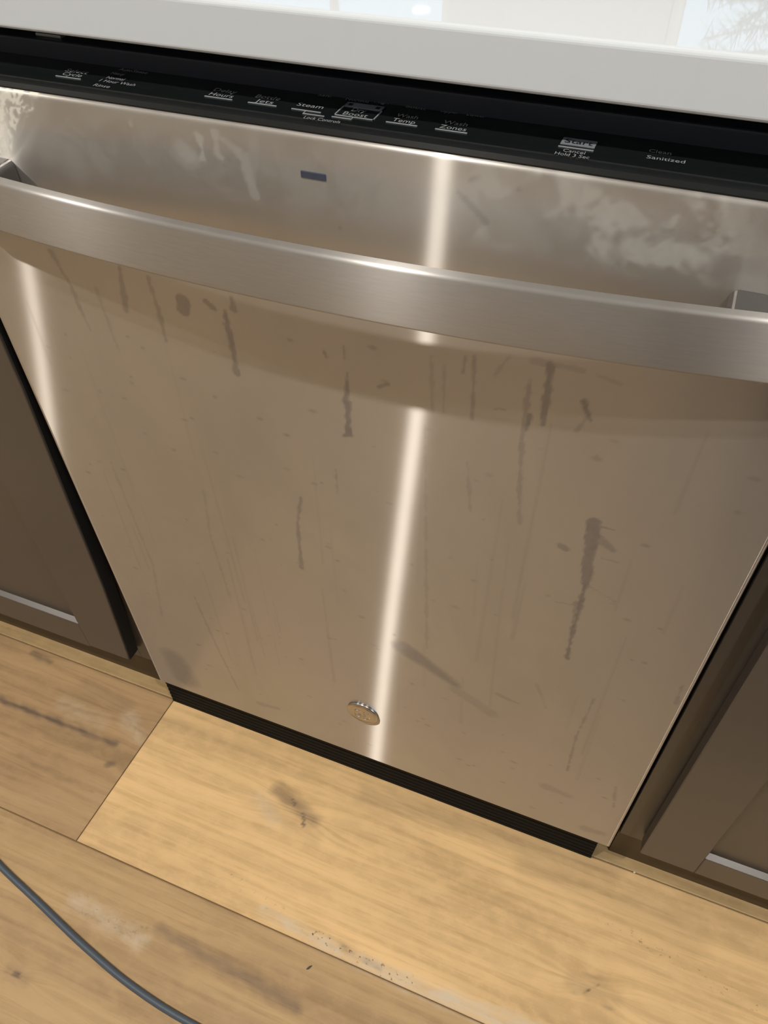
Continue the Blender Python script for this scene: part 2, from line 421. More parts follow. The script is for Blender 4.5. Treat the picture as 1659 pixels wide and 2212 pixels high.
for r in range(-11, 17):
    y0 = YS + r * PW
    if y0 + PW < Y0 or y0 > Y1: continue
    ya, yb = max(y0, Y0), min(y0 + PW, Y1)
    off = [(-.0228, 0), (-.62 + 1.6 - 1.38, 1), (-.45, -1)]
    start = -.0228 if r == 0 else (-.62 if r == 1 else (-.45 if r == -1 else random.uniform(-1.2, .2)))
    xs = []
    if r == 0: xs = [(X0, -1.398), (1.362, 2.742), (2.742, X1)]
    elif r == -1: xs = [(X0, -1.83), (-1.83, -.45), (.93, 2.31), (2.31, X1)]
    elif r == 1: xs = [(X0, -2.0), (-2.0, -.62), (.98, 2.36), (2.36, X1)]
    else:
        x = start
        while x > X0: x -= LROW
        while x < X1:
            xs.append((max(x, X0), min(x + LROW, X1))); x += LROW
    for (a, b) in xs:
        if b - a > .05: plank(a, b, ya, yb, random.choice(tints), pid=random.uniform(5, 60))

# recessed ceiling lamps; the rear row is added for room fill
for i, (x, y) in enumerate(LAMPS + FILL_LAMPS):
    t = empty('ceiling_lamp', (x, y, CEIL))
    row = 'over the cabinet front' if i < 3 else 'added by the far windows for room fill'
    tag(t, 'round recessed ceiling lamp, %s of the three %s' % (('left', 'middle', 'right')[i % 3], row), 'ceiling lamp', 'recessed ceiling lamps')
    bm = bmesh.new()
    prof = [(.060, 0), (.060, -.006), (.066, -.009), (.078, -.009), (.082, -.005), (.082, 0)]
    n = 32; rings = [[bm.verts.new((r * math.cos(2 * math.pi * k / n), r * math.sin(2 * math.pi * k / n), z)) for k in range(n)] for r, z in prof]
    for a, b in zip(rings, rings[1:]):
        for k in range(n): bm.faces.new((a[k], a[(k + 1) % n], b[(k + 1) % n], b[k]))
    bm_obj('trim_ring', bm, M['trim'], t, True)
    bm = bmesh.new(); bmesh.ops.create_circle(bm, cap_ends=True, segments=32, radius=.060)
    for v in bm.verts: v.co.z -= .002
    bm_obj('lens', bm, M['lens'], t)

# ------------------------------------------------------------------ base cabinets
YD = .010          # cabinet door face
def shaker_door(parent, pts_outer, stile, rail, hinge_left, shaded_edge=None):
    """pts_outer: left x at all z, right edge given as a list of (x, z) from bottom to top"""
    xl, right, z0, z1 = pts_outer
    bm = bmesh.new(); T = .019; rec = .007
    xr_b = right[0][0]
    # right stile as a strip following the edge, left stile, rails
    inner = min(p[0] for p in right) - stile
    def strip(P0, P1, bev=.0012):
        for (a0, za), (a1, zb), (b0, _), (b1, _) in zip(P0, P0[1:], P1, P1[1:]):
            pass
    fr = [(inner, z) for _, z in right]
    vs = []
    for (xr, z), (xi, _) in zip(right, fr):
        vs.append([bm.verts.new(c) for c in ((xi, YD, z), (xr - .001, YD, z), (xr, YD + .001, z), (xr, YD + T, z), (xi, YD + T, z))])
    for a, b in zip(vs, vs[1:]):
        for k in range(5): bm.faces.new((a[k], a[(k + 1) % 5], b[(k + 1) % 5], b[k]))
    bm.faces.new(vs[0]); bm.faces.new(vs[-1])
    add_box(bm, xl, xl + stile, YD, YD + T, z0, z1, .001, 1)
    add_box(bm, xl + stile, inner, YD, YD + T, z0, z0 + rail, .001, 1)
    add_box(bm, xl + stile, inner, YD, YD + T, z1 - rail, z1, .001, 1)
    # sloped ledge on top of the bottom rail
    w = [bm.verts.new(c) for c in ((xl + stile, YD + .0004, z0 + rail - .0002), (xl + stile, YD + rec, z0 + rail + .0001), (xl + stile, YD + rec, z0 + rail + .0028),
                                   (inner, YD + .0004, z0 + rail - .0002), (inner, YD + rec, z0 + rail + .0001), (inner, YD + rec, z0 + rail + .0028))]
    for f in ((0, 1, 2), (3, 5, 4), (0, 2, 5, 3), (0, 3, 4, 1), (1, 4, 5, 2)): bm.faces.new([w[i] for i in f])
    d = bm_obj('door', bm, M['taupe'], parent)
    box('door_panel', xl + stile, inner, YD + rec, YD + .015, z0 + rail, z1 - rail, M['taupe'], d)
    return d, inner

ZD0, ZD1 = .0945, .838
cabL = empty('base_cabinet', (-.33, .30, 0)); cabR = empty('base_cabinet', (.95, .30, 0))
tag(cabL, 'taupe shaker base cabinet left of the dishwasher with its shaded door edge built as a black strip', 'cabinet', 'taupe base cabinets beside the dishwasher')
tag(cabR, 'taupe shaker base cabinet right of the dishwasher with exposed face frame', 'cabinet', 'taupe base cabinets beside the dishwasher')
def at(parent, o): o.location = (-parent.location.x, -parent.location.y, -parent.location.z); return o
YF = .031
for cab, a, b in ((cabL, -.70, -.010), (cabR, .6128, 1.28)):
    at(cab, box('carcass', a + .004, b - .004, YF + .018, .60, .10, .874, M['taupe'], cab))
    bm = bmesh.new()
    fz = .0735 if cab is cabL else .0700
    add_box(bm, a, a + .045, YF, YF + .018, fz, .874, .0008, 1); add_box(bm, b - .045, b, YF, YF + .018, fz, .874, .0008, 1)
    add_box(bm, a + .045, b - .045, YF, YF + .018, fz, .13, .0008, 1); add_box(bm, a + .045, b - .045, YF, YF + .018, .842, .874, .0008, 1)
    at(cab, bm_obj('face_frame', bm, M['taupe'], cab))
    at(cab, box('toe_kick', a, b, *((.0398, .0560) if cab is cabL else (.0352, .0560)), 0.0, .10, M['kickwood'], cab))
rightL = [(-.0545, ZD0 + .004), (-.0400, .2733), (-.0325, .4229), (-.0235, .5762), (-.0225, .6319), (-.0215, ZD1)]
dL, innerL = shaker_door(cabL, (-.63, rightL, ZD0, ZD1), .064, .056, True); at(cabL, dL)
# shade on the door's free edge, built as a black strip
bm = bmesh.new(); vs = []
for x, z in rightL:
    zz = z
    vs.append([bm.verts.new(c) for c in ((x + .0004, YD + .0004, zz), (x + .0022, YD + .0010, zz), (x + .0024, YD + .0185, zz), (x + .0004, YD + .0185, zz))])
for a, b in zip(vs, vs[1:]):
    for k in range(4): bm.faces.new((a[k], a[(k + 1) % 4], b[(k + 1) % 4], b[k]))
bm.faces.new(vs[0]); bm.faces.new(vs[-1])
g = bm_obj('edge_shade', bm, M['shaded_edge'], dL); g['label'] = 'black strip standing for shade on the free edge of the door'
rightR = [(1.215, .0850), (1.215, ZD1)]
ZR0 = .0845
dR, innerR = shaker_door(cabR, (.6375, [(1.215, ZR0), (1.215, ZD1)], ZR0, ZD1), .0605, .0455, True); at(cabR, dR)
for d in (dL, dR):
    pass

# ------------------------------------------------------------------ dishwasher
DW = .603; ZB, ZT = .0923, .8485
dish = empty('dishwasher', (DW / 2, .30, 0))
tag(dish, 'stainless steel built-in dishwasher with water stains, bar handle and black top controls', 'dishwasher')
def D(o): return at(dish, o)
# skin of the door
nx, nz = 430, 560
R = .0024
arc = [(R - R * math.sin(t), R - R * math.cos(t)) for t in np.linspace(math.pi / 2, 0, 6)]   # (offset, depth)
xs = [0.0] + [a for a, _ in arc][:-1] + list(np.linspace(R, DW - R, nx)) + [DW - a for a, _ in arc][::-1][1:] + [DW]
yx = [.018] + [d for _, d in arc][:-1] + [0] * nx + [d for _, d in arc][::-1][1:] + [.018]
zs = [ZB] + [ZB + a for a, _ in arc][:-1] + list(np.linspace(ZB + R, ZT - R, nz)) + [ZT - a for a, _ in arc][::-1][1:] + [ZT]
yz = [.018] + [d for _, d in arc][:-1] + [0] * nz + [d for _, d in arc][::-1][1:] + [.018]
XX, ZZ = np.meshgrid(np.array(xs), np.array(zs), indexing='ij')
YY = np.maximum(np.array(yx)[:, None], np.array(yz)[None, :])
me = grid_mesh('door_skin', np.stack([XX, YY, ZZ], -1))
DRIPS = [[[[0.3092,0.7131],[0.3095,0.7031]],0.00068,0.00068,0.5],[[[0.3106,0.6917],[0.3082,0.6645]],0.00088,0.0021,0.8],[[[0.3097,0.6649],[0.308,0.6358]],0.00252,0.00252,0.9],[[[0.3052,0.6326],[0.3098,0.634]],0.00152,0.00152,1],[[[0.2599,0.5483],[0.253,0.5134],[0.251,0.4747],[0.2501,0.4486]],0.00113,0.00203,0.6],[[[0.4945,0.6109],[0.4965,0.575],[0.4995,0.543]],0.00527,0.00341,0.8],[[[0.4995,0.543],[0.5001,0.5069],[0.4997,0.4739],[0.5013,0.4379]],0.00198,0.00149,0.9],[[[0.4987,0.5156],[0.499,0.4903]],0.00374,0.00238,0.5],[[[0.4966,0.6084],[0.508,0.608]],0.0021,0.00075,0.7],[[[0.5007,0.595],[0.512,0.587]],0.0042,0.0018,0.5],[[[0.5057,0.5764],[0.5175,0.5762]],0.00077,0.00077,0.5],[[[0.5016,0.541],[0.5245,0.5314]],0.00066,0.00033,0.5],[[[0.481,0.51],[0.4973,0.513]],0.00053,0.0007,0.5],[[[0.4465,0.7332],[0.4475,0.6864]],0.0027,0.00189,0.75],[[[0.4353,0.7197],[0.4354,0.6738],[0.4393,0.6214]],0.00168,0.0014,0.45],[[[0.4394,0.6201],[0.4428,0.5893]],0.00144,0.00144,0.4],[[[0.4384,0.6907],[0.4373,0.6793]],0.00261,0.00145,0.9],[[[0.4702,0.7115],[0.4761,0.699]],0.0027,0.00121,0.8],[[[0.4742,0.7015],[0.4691,0.6884]],0.00162,0.00081,0.4],[[[0.399,0.7279],[0.4008,0.6774]],0.00116,0.00116,0.5],[[[0.3709,0.7207],[0.3727,0.6751]],0.00124,0.00124,0.3],[[[0.3798,0.7157],[0.3806,0.6774]],0.0009,0.0009,0.3],[[[0.3931,0.7264],[0.3923,0.7135]],0.00073,0.00073,0.5],[[[0.2204,0.721],[0.2209,0.6943],[0.2206,0.6676]],0.00185,0.00259,0.7],[[[0.1872,0.721],[0.1861,0.7132]],0.00507,0.00507,0.65],[[[0.0814,0.7378],[0.0895,0.7113],[0.09,0.6956],[0.0931,0.6749]],0.00198,0.00132,0.4],[[[0.1395,0.7365],[0.1362,0.7136],[0.1337,0.7006]],0.00205,0.00246,0.5],[[[0.1623,0.734],[0.1638,0.7043],[0.1631,0.6821]],0.0018,0.0016,0.45],[[[0.1123,0.7142],[0.1134,0.6847],[0.115,0.6596]],0.00154,0.0011,0.25],[[[0.5331,0.3884],[0.5292,0.3144],[0.5317,0.2389]],0.00074,0.00111,0.5],[[[0.476,0.5769],[0.4786,0.5758]],0.00288,0.00288,0.6],[[[0.2949,0.5929],[0.2946,0.5661]],0.0004,0.001,0.5],[[[0.4,0.6363],[0.4052,0.5873]],0.00085,0.00153,0.3],[[[0.3676,0.661],[0.3706,0.5493],[0.3749,0.3829]],0.00068,0.00153,0.25],[[[0.3504,0.3692],[0.3794,0.3523],[0.4065,0.3338]],0.0108,0.0048,0.4],[[[0.4069,0.3251],[0.4445,0.3031]],0.00705,0.00705,0.25],[[[0.0422,0.1751],[0.0479,0.1281]],0.0158,0.01975,0.3],[[[0.5963,0.4216],[0.5946,0.451]],0.00165,0.00082,0.4],[[[0.2067,0.7253],[0.212,0.7209]],0.00228,0.00228,0.6],[[[0.2278,0.7317],[0.2281,0.7234]],0.00148,0.00296,0.6],[[[0.2825,0.7419],[0.272,0.7379]],0.00136,0.00102,0.3],[[[0.3343,0.6863],[0.3405,0.69]],0.0014,0.0014,0.6],[[[0.4156,0.6906],[0.4218,0.6916]],0.00077,0.00077,0.7],[[[0.2942,0.7049],[0.2957,0.7014]],0.00108,0.00108,0.6],[[[0.1604,0.5201],[0.1537,0.4537],[0.1573,0.3501]],0.0013,0.0013,0.2],[[[0.1087,0.3346],[0.1183,0.239],[0.1303,0.1505]],0.0013,0.00162,0.3],[[[0.062,0.5211],[0.066,0.3718],[0.0504,0.2699]],0.00142,0.00142,0.2],[[[0.4482,0.3424],[0.4693,0.3382]],0.00264,0.00176,0.3],[[[0.4821,0.3809],[0.4954,0.3464]],0.002,0.0012,0.2],[[[0.1569,0.1329],[0.1838,0.1389]],0.00511,0.00365,0.3],[[[0.5168,0.1862],[0.5426,0.184]],0.0069,0.0046,0.3],[[[0.5711,0.1191],[0.5888,0.1225]],0.00675,0.0045,0.35],[[[0.5813,0.2407],[0.588,0.1937]],0.0016,0.0012,0.35],[[[0.4207,0.7334],[0.4133,0.7174]],0.00112,0.00112,0.3],[[[0.435,0.7337],[0.4657,0.7349]],0.00224,0.00224,0.3],[[[0.4742,0.7338],[0.4883,0.7308]],0.0013,0.0013,0.3]]
DRIPS = [(p, a, b, min(1.0, c * (1.9 if max(a, b) > .01 else 1.15))) for p, a, b, c in DRIPS]
HAZE = [[[[0.214,0.8286],[0.2173,0.8264]],0.00759,0.00759,0.7],[[[0.2258,0.8389],[0.2267,0.8264]],0.00248,0.0031,0.8],[[[0.2375,0.841],[0.2366,0.8291]],0.0031,0.00341,0.7],[[[0.2416,0.839],[0.2548,0.8291],[0.257,0.8088]],0.00217,0.00403,0.6],[[[0.2649,0.8545],[0.2561,0.8087]],0.00348,0.00348,0.4],[[[0.1806,0.8441],[0.1802,0.8393]],0.0017,0.00136,0.6],[[[0.1714,0.8455],[0.1709,0.8389]],0.00136,0.00136,0.4],[[[0.1269,0.815],[0.1283,0.8094]],0.00925,0.0111,0.35],[[[0.1474,0.8235],[0.1487,0.8123]],0.0054,0.009,0.3],[[[0.2886,0.8139],[0.284,0.799]],0.009,0.009,0.2],[[[0.3955,0.8361],[0.4168,0.8219]],0.0075,0.01125,0.35],[[[0.4301,0.8342],[0.446,0.8244]],0.0096,0.0072,0.4],[[[0.4702,0.8336],[0.4929,0.8326]],0.0099,0.0099,0.35],[[[0.5029,0.8196],[0.5146,0.8256],[0.5171,0.8321]],0.00273,0.00315,0.6],[[[0.5036,0.8381],[0.5171,0.8321]],0.0021,0.00252,0.5],[[[0.5154,0.8458],[0.5122,0.8384]],0.0012,0.0012,0.5],[[[0.4909,0.8224],[0.4865,0.8113]],0.00735,0.00735,0.3],[[[0.4127,0.8133],[0.4282,0.8109]],0.0075,0.0075,0.3],[[[0.2688,0.7526],[0.2782,0.7478]],0.0068,0.0068,0.2],[[[0.3174,0.7529],[0.3604,0.7558]],0.00465,0.00465,0.15],[[[0.3723,0.8448],[0.3686,0.7883]],0.01125,0.01125,0.3]]
DARKTOP = [[[[0.3831,0.8304],[0.3918,0.8228],[0.3995,0.8163]],0.00052,0.00234,0.5],[[[0.4896,0.8279],[0.495,0.8286]],0.00105,0.00105,0.5],[[[0.5015,0.8293],[0.5101,0.826],[0.5154,0.8306]],0.00063,0.00126,0.5],[[[0.3891,0.8375],[0.3939,0.8407]],0.001,0.001,0.5],[[[0.4152,0.8372],[0.4157,0.837]],0.00072,0.00072,0.6],[[[0.3119,0.7981],[0.3121,0.7976]],0.00073,0.00073,0.6]]
wear_and_glint = np.zeros(XX.shape + (4,)); wear_and_glint[..., 3] = 1
wob = .0005 * np.sin(ZZ * 170 + 2 * np.sin(XX * 90)) + .0004 * np.sin(ZZ * 410 + XX * 300 + 1.7 * np.sin(ZZ * 97)) + .00025 * np.sin(XX * 900 - ZZ * 730)
for pts, w0, w1, a in DRIPS:
    big = max(w0, w1); soft = .0012 if big < .006 else big * .7
    f = seg_dist(XX, ZZ, pts, w0, w1) + wob * min(1.0, big / .0015)
    wear_and_glint[..., 0] = np.maximum(wear_and_glint[..., 0], a * np.clip(f / soft + .5, 0, 1))
for pts, w0, w1, a in DARKTOP:
    f = seg_dist(XX, ZZ, pts, w0, w1) + wob
    wear_and_glint[..., 0] = np.maximum(wear_and_glint[..., 0], a * .8 * np.clip(f / .0016 + .5, 0, 1))
for pts, w0, w1, a in HAZE:
    big = max(w0, w1); soft = .0012 if big < .005 else big * 1.1
    f = seg_dist(XX, ZZ, pts, w0, w1) + wob * 2
    wear_and_glint[..., 1] = np.maximum(wear_and_glint[..., 1], a * np.clip(f / soft + .5, 0, 1))
# splash spots and faint vertical runs
for _ in range(150):
    cx, cz = RNG.uniform(.02, .58), RNG.uniform(.12, .72); r = RNG.uniform(.0006, .0018)
    dx = (XX - cx) / (r * RNG.uniform(1.0, 2.6)); dz = (ZZ - cz) / r
    wear_and_glint[..., 0] = np.maximum(wear_and_glint[..., 0], RNG.uniform(.2, .6) * np.clip(1.5 - np.hypot(dx, dz), 0, 1))
for _ in range(34):
    cx = RNG.uniform(.03, .57); z1 = RNG.uniform(.35, .73); L = RNG.uniform(.05, .22); lean = RNG.uniform(-.03, .03)
    f = seg_dist(XX, ZZ, [(cx, z1), (cx + lean * L, z1 - L)], .0008, RNG.uniform(.001, .0022))
    wear_and_glint[..., 0] = np.maximum(wear_and_glint[..., 0], RNG.uniform(.08, .2) * np.clip(f / .0014 + .5, 0, 1))
def vnoise(X, Z, sx, sz, seed):
    g = np.random.default_rng(seed).random((64, 64)); u = (X * sx) % 63; v = (Z * sz) % 63
    i, j = u.astype(int), v.astype(int); a, b = u - i, v - j; a = a * a * (3 - 2 * a); b = b * b * (3 - 2 * b)
    return (g[i, j] * (1 - a) + g[i + 1, j] * a) * (1 - b) + (g[i, j + 1] * (1 - a) + g[i + 1, j + 1] * a) * b
WX = XX + .006 * (vnoise(XX, ZZ, 60, 60, 5) - .5) * 2; WZ = ZZ + .006 * (vnoise(XX, ZZ, 60, 60, 6) - .5) * 2
cl = .5 * vnoise(WX, WZ, 45, 70, 1) + .3 * vnoise(WX, WZ, 110, 130, 2) + .2 * vnoise(WX, WZ, 260, 260, 3)
top = np.clip((ZZ - .798) / .012, 0, 1)
zone = top * (.35 + .65 * np.clip((XX - .36) / .05, 0, 1) * np.clip((.535 - XX) / .02, 0, 1))
wear_and_glint[..., 1] = np.maximum(wear_and_glint[..., 1], zone * np.clip((cl - .36) * 3.4, 0, .85))
# wrinkled film in the upper left corner, its lamp streak painted on as mottled white
corner = np.clip((.076 + (ZZ - .8045) * .85 - XX + .014 * (vnoise(XX, ZZ, 120, 150, 9) - .5)) / .003, 0, 1) * np.clip((ZZ - .8045) / .002, 0, 1)
cn = .45 * vnoise(WX, WZ, 260, 150, 11) + .55 * vnoise(WX, WZ, 620, 330, 12)
wear_and_glint[..., 2] = corner * np.clip((cn - .40) * 7, .12, 1)
wear_and_glint[..., 1] = np.maximum(wear_and_glint[..., 1], .35 * np.clip((.092 + (ZZ - .8045) * .85 - XX) / .003, 0, 1) * np.clip((ZZ - .8045) / .002, 0, 1))
set_attr(me, 'wear_and_glint', wear_and_glint)
door = D(obj('door', me, M['door'], dish))
# upper smears get their own noise through the haze channel
# back of the door and tub
D(box('door_core', .004, DW - .004, .0185, .060, ZB + .004, .838, M['void'], dish))
D(box('tub', .006, DW - .006, .062, .580, .10, .842, M['void'], dish))
# ribbed kick strip under the door
bm = bmesh.new(); prof = []
z = 0.0; yk = .0165
nr = 9; h = .086 / nr
for i in range(nr):
    prof += [(yk + .0007, z + .0006), (yk, z + h * .25), (yk, z + h * .8), (yk + .0007, z + h - .0004)]; z += h
prof += [(yk + .006, .086), (yk + .006, 0)]
L_ = [bm.verts.new((-.0118, y, z)) for y, z in prof]; R_ = [bm.verts.new((.5935, y, z)) for y, z in prof]
for k in range(len(prof)): bm.faces.new((L_[k], L_[(k + 1) % len(prof)], R_[(k + 1) % len(prof)], R_[k]))
bm.faces.new(L_); bm.faces.new(R_)
ks = D(bm_obj('kick_strip', bm, M['rubber'], dish)); ks['label'] = 'ribbed black strip under the door'
D(box('kick_board', .03, .575, .0228, .040, 0.0, .088, M['void'], dish))

# bar handle: bowed bar and two end posts
pX = np.array([.0954, .2331, .3686, .4706, .5485]); pY = np.array([-.0335, -.0400, -.0435, -.0345, -.0245])
cf = np.polyfit(pX, pY, 2)
def bow(x): return np.polyval(cf, x)
nU = 160; xx = np.linspace(.0015, DW - .0015, nU)
zt_, zb_, dp, r = .8047, .7672, .0085, .0024
prof = []
def carc(cy, cz, a0, a1, n=6):
    for t in np.linspace(a0, a1, n): prof.append((cy + r * math.cos(t), cz + r * math.sin(t)))
carc(r, zb_ + r, math.pi * 1.5, math.pi, 6)           # front bottom
for t in np.linspace(0, 1, 9)[1:-1]: prof.append((-.0006 * math.sin(math.pi * t), zb_ + r + t * (zt_ - zb_ - 2 * r)))
carc(r, zt_ - r, math.pi, math.pi * .5, 8)            # front top
carc(dp - r, zt_ - r, math.pi * .5, 0, 5)             # back top
carc(dp - r, zb_ + r, 0, -math.pi * .5, 5)            # back bottom
prof.append(prof[0])
prof = np.array(prof)
P = np.zeros((nU, len(prof), 3))
P[:, :, 0] = xx[:, None]; P[:, :, 1] = bow(xx)[:, None] + prof[None, :, 0]; P[:, :, 2] = prof[None, :, 1]
cum = np.concatenate([[0], np.cumsum(np.hypot(*np.diff(prof, axis=0).T))])
UV = np.stack([np.repeat(xx[:, None], len(prof), 1), np.repeat(cum[None, :], nU, 0)], -1)
me = grid_mesh('bar', P, UV)
bm = bmesh.new(); bm.from_mesh(me)
bmesh.ops.remove_doubles(bm, verts=bm.verts[:], dist=1e-6)
bmesh.ops.holes_fill(bm, edges=[e for e in bm.edges if e.is_boundary], sides=0)
bmesh.ops.recalc_face_normals(bm, faces=bm.faces[:])
bm.to_mesh(me); bm.free()
handle = D(obj('handle', me, M['bar'], dish)); handle['label'] = 'bowed brushed steel bar handle'
for s, (a, b) in enumerate(((.0015, .0775), (.5300, DW - .0015))):
    bm = bmesh.new()
    n = 14; xsn = np.linspace(a, b, n)
    yb_ = [float(bow(x)) + dp - .0006 for x in xsn]
    zt2, zb2 = .8035, .7760
    top = []; 
    ring = []
    for x, yb in zip(xsn, yb_):
        ring.append([bm.verts.new(c) for c in ((x, -.0002, zb2), (x, -.0002, zt2), (x, yb, zt2), (x, yb, zb2))])
    for p, q in zip(ring, ring[1:]):
        for k in range(4): bm.faces.new((p[k], p[(k + 1) % 4], q[(k + 1) % 4], q[k]))
    bm.faces.new(ring[0]); bm.faces.new(ring[-1])
    inner = ring[-1] if s == 0 else ring[0]
    es = [e for e in bm.edges if e.verts[0] in inner and e.verts[1] in inner and abs(e.verts[0].co.y - e.verts[1].co.y) > .003]
    bmesh.ops.bevel(bm, geom=es, offset=.0042, segments=5, affect='EDGES', profile=.5)
    o = bm_obj('handle_post', bm, M['post_metal'], handle, False)

# control panel: black console on top of the door
bm = bmesh.new()
prof = [(.0026, .8400), (.0022, .8494), (.0040, .8517), (.0072, .8532), (.0080, .8537), (.0400, .8540), (.0400, .8400)]
L_ = [bm.verts.new((.0008, y, z)) for y, z in prof]; R_ = [bm.verts.new((DW - .0008, y, z)) for y, z in prof]
for k in range(len(prof)): bm.faces.new((L_[k], L_[(k + 1) % len(prof)], R_[(k + 1) % len(prof)], R_[k]))
bm.faces.new(L_); bm.faces.new(R_)
con = D(bm_obj('control_panel', bm, M['black'], dish)); con['label'] = 'glossy black control panel with grey lettering'
ZC = .8540
TEXTS = [["Select", 0.1204, 0.1366, 0.026], ["Cycle", 0.1222, 0.1361, 0.0205], ["1 Hour Wash", 0.1508, 0.1757, 0.0184], ["Rinse", 0.1517, 0.1629, 0.011], ["Normal", 0.152, 0.1643, 0.0237], ["Heavy", 0.1505, 0.1596, 0.0307], ["AutoSense", 0.1513, 0.1716, 0.0377], ["Delay", 0.2241, 0.2389, 0.0276], ["Hours", 0.2247, 0.24, 0.0213], ["Bottle", 0.252, 0.2674, 0.0268], ["Jets", 0.2549, 0.2661, 0.0207], ["Steam", 0.2798, 0.2958, 0.0236], ["Lock Controls", 0.2912, 0.3127, 0.0083], ["Dry", 0.312, 0.3203, 0.0264], ["Boost", 0.3093, 0.3236, 0.0205], ["Wash", 0.338, 0.3504, 0.0273], ["Temp", 0.3381, 0.3511, 0.0209], ["Wash", 0.365, 0.3785, 0.027], ["Zones", 0.365, 0.3797, 0.0209], ["Sani", 0.2852, 0.2931, 0.0397], ["Normal", 0.3027, 0.3164, 0.0394], ["High", 0.3197, 0.3281, 0.0408], ["Boost", 0.3388, 0.3503, 0.0401], ["Upper", 0.3587, 0.3694, 0.0406], ["Lower", 0.3739, 0.3844, 0.0404], ["Start", 0.4314, 0.4456, 0.0242], ["Cancel", 0.433, 0.444, 0.0132], ["Hold 3 Sec", 0.4298, 0.447, 0.0088], ["Clean", 0.4732, 0.4841, 0.0266], ["Sanitized", 0.4733, 0.4917, 0.0191]]
def text_mesh(s, x0, x1, yc, mat, cap=.0042, z=ZC):
    c = bpy.data.curves.new('lettering', 'FONT'); c.body = s; c.size = .01; c.extrude = 0.0; c.offset = 0.0; c.resolution_u = 3
    t = bpy.data.objects.new('tmp', c); COL.objects.link(t)
    dg = bpy.context.evaluated_depsgraph_get(); dg.update()
    me = bpy.data.meshes.new_from_object(t.evaluated_get(dg)); bpy.data.objects.remove(t); bpy.data.curves.remove(c)
    me.name = 'lettering'
    co = np.zeros(len(me.vertices) * 3); me.vertices.foreach_get('co', co); co = co.reshape(-1, 3)
    w = co[:, 0].max() - co[:, 0].min(); sx = (x1 - x0) / w
    co[:, 0] = x0 + (co[:, 0] - co[:, 0].min()) * sx
    co[:, 1] = yc + (co[:, 1] - .0035) * cap / .0070
    co[:, 2] = z + .00022
    me.vertices.foreach_set('co', co.reshape(-1)); me.update()
    o = obj('lettering', me, mat, con)
    return o
for s, a, b, yc in TEXTS:
    cap = .0044 if s in ('Cycle', 'Hours', 'Jets', 'Steam', 'Dry', 'Boost', 'Wash', 'Temp', 'Zones', 'Delay', 'Bottle', 'Select', 'Start') else .0036
    if (b - a) < .0125 and yc > .036: cap = .0034
    if s in ('Lock Controls', 'Cancel', 'Hold 3 Sec'): cap = .0034
    if s == 'Start': text_mesh(s, a, b, yc - .0002, M['black'], .0046, ZC + .0003)
    else: text_mesh(s, a, b, yc - .0002, M['ink'], cap)
def mark(name, x0, x1, y0, y1, mat=None): return box(name, x0, x1, y0, y1, ZC - .0001, ZC + .00025, mat or M['ink'], con)
for a, y0, b, y1 in [(0.1199, 0.0153, 0.1381, 0.0162), (0.2234, 0.0168, 0.2414, 0.0171), (0.2516, 0.017, 0.2696, 0.0168), (0.2792, 0.0166, 0.2971, 0.0166), (0.3356, 0.0169, 0.3534, 0.0169), (0.3636, 0.0166, 0.3812, 0.017), (0.4295, 0.017, 0.4473, 0.0171)]:
    mark('underline', a, b, (y0 + y1) / 2 - .0004, (y0 + y1) / 2 + .0004)
# box printed round the Dry Boost key
bx0, bx1, by0, by1 = .3050, .3284, .0164, .0352
for r_ in ((bx0, bx1, by0, by0 + .0007), (bx0, bx0 + .0005, by0, by1), (bx1 - .0005, bx1, by0, by1)): mark('key_outline', *r_)
mark('key_header', bx0, bx1, .0292, by1, M['ink_dim'])
for x in (.3085, .3248):
    box('key_dot', x - .0012, x + .0012, .0308, .0336, ZC, ZC + .0004, M['black'], con)
mark('key_patch', .4297, .4471, .0200, .0282, M['ink_dim'])
for r_ in ((.2880, .2884, .0126, .0160), (.2880, .3010, .0122, .0129), (.3050, .3166, .0134, .0141), (.3163, .3167, .0138, .0164)): mark('lock_bracket', *r_)
# rear trim of the console, under the counter
D(box('rear_trim', .0008, DW - .0008, .0402, .0600, .8400, .8642, M['navy'], dish, bev=.0012))
br = D(box('mounting_bracket', .0855, .1046, .0460, .0585, .8643, .8658, M['metal'], dish)); br['label'] = 'small bare metal bracket on the rear trim'
# indicator window
D(box('indicator_window', .2900, .3057, -.0006, .0006, .8243, .8283, M['led'], dish, bev=.0004, seg=2))
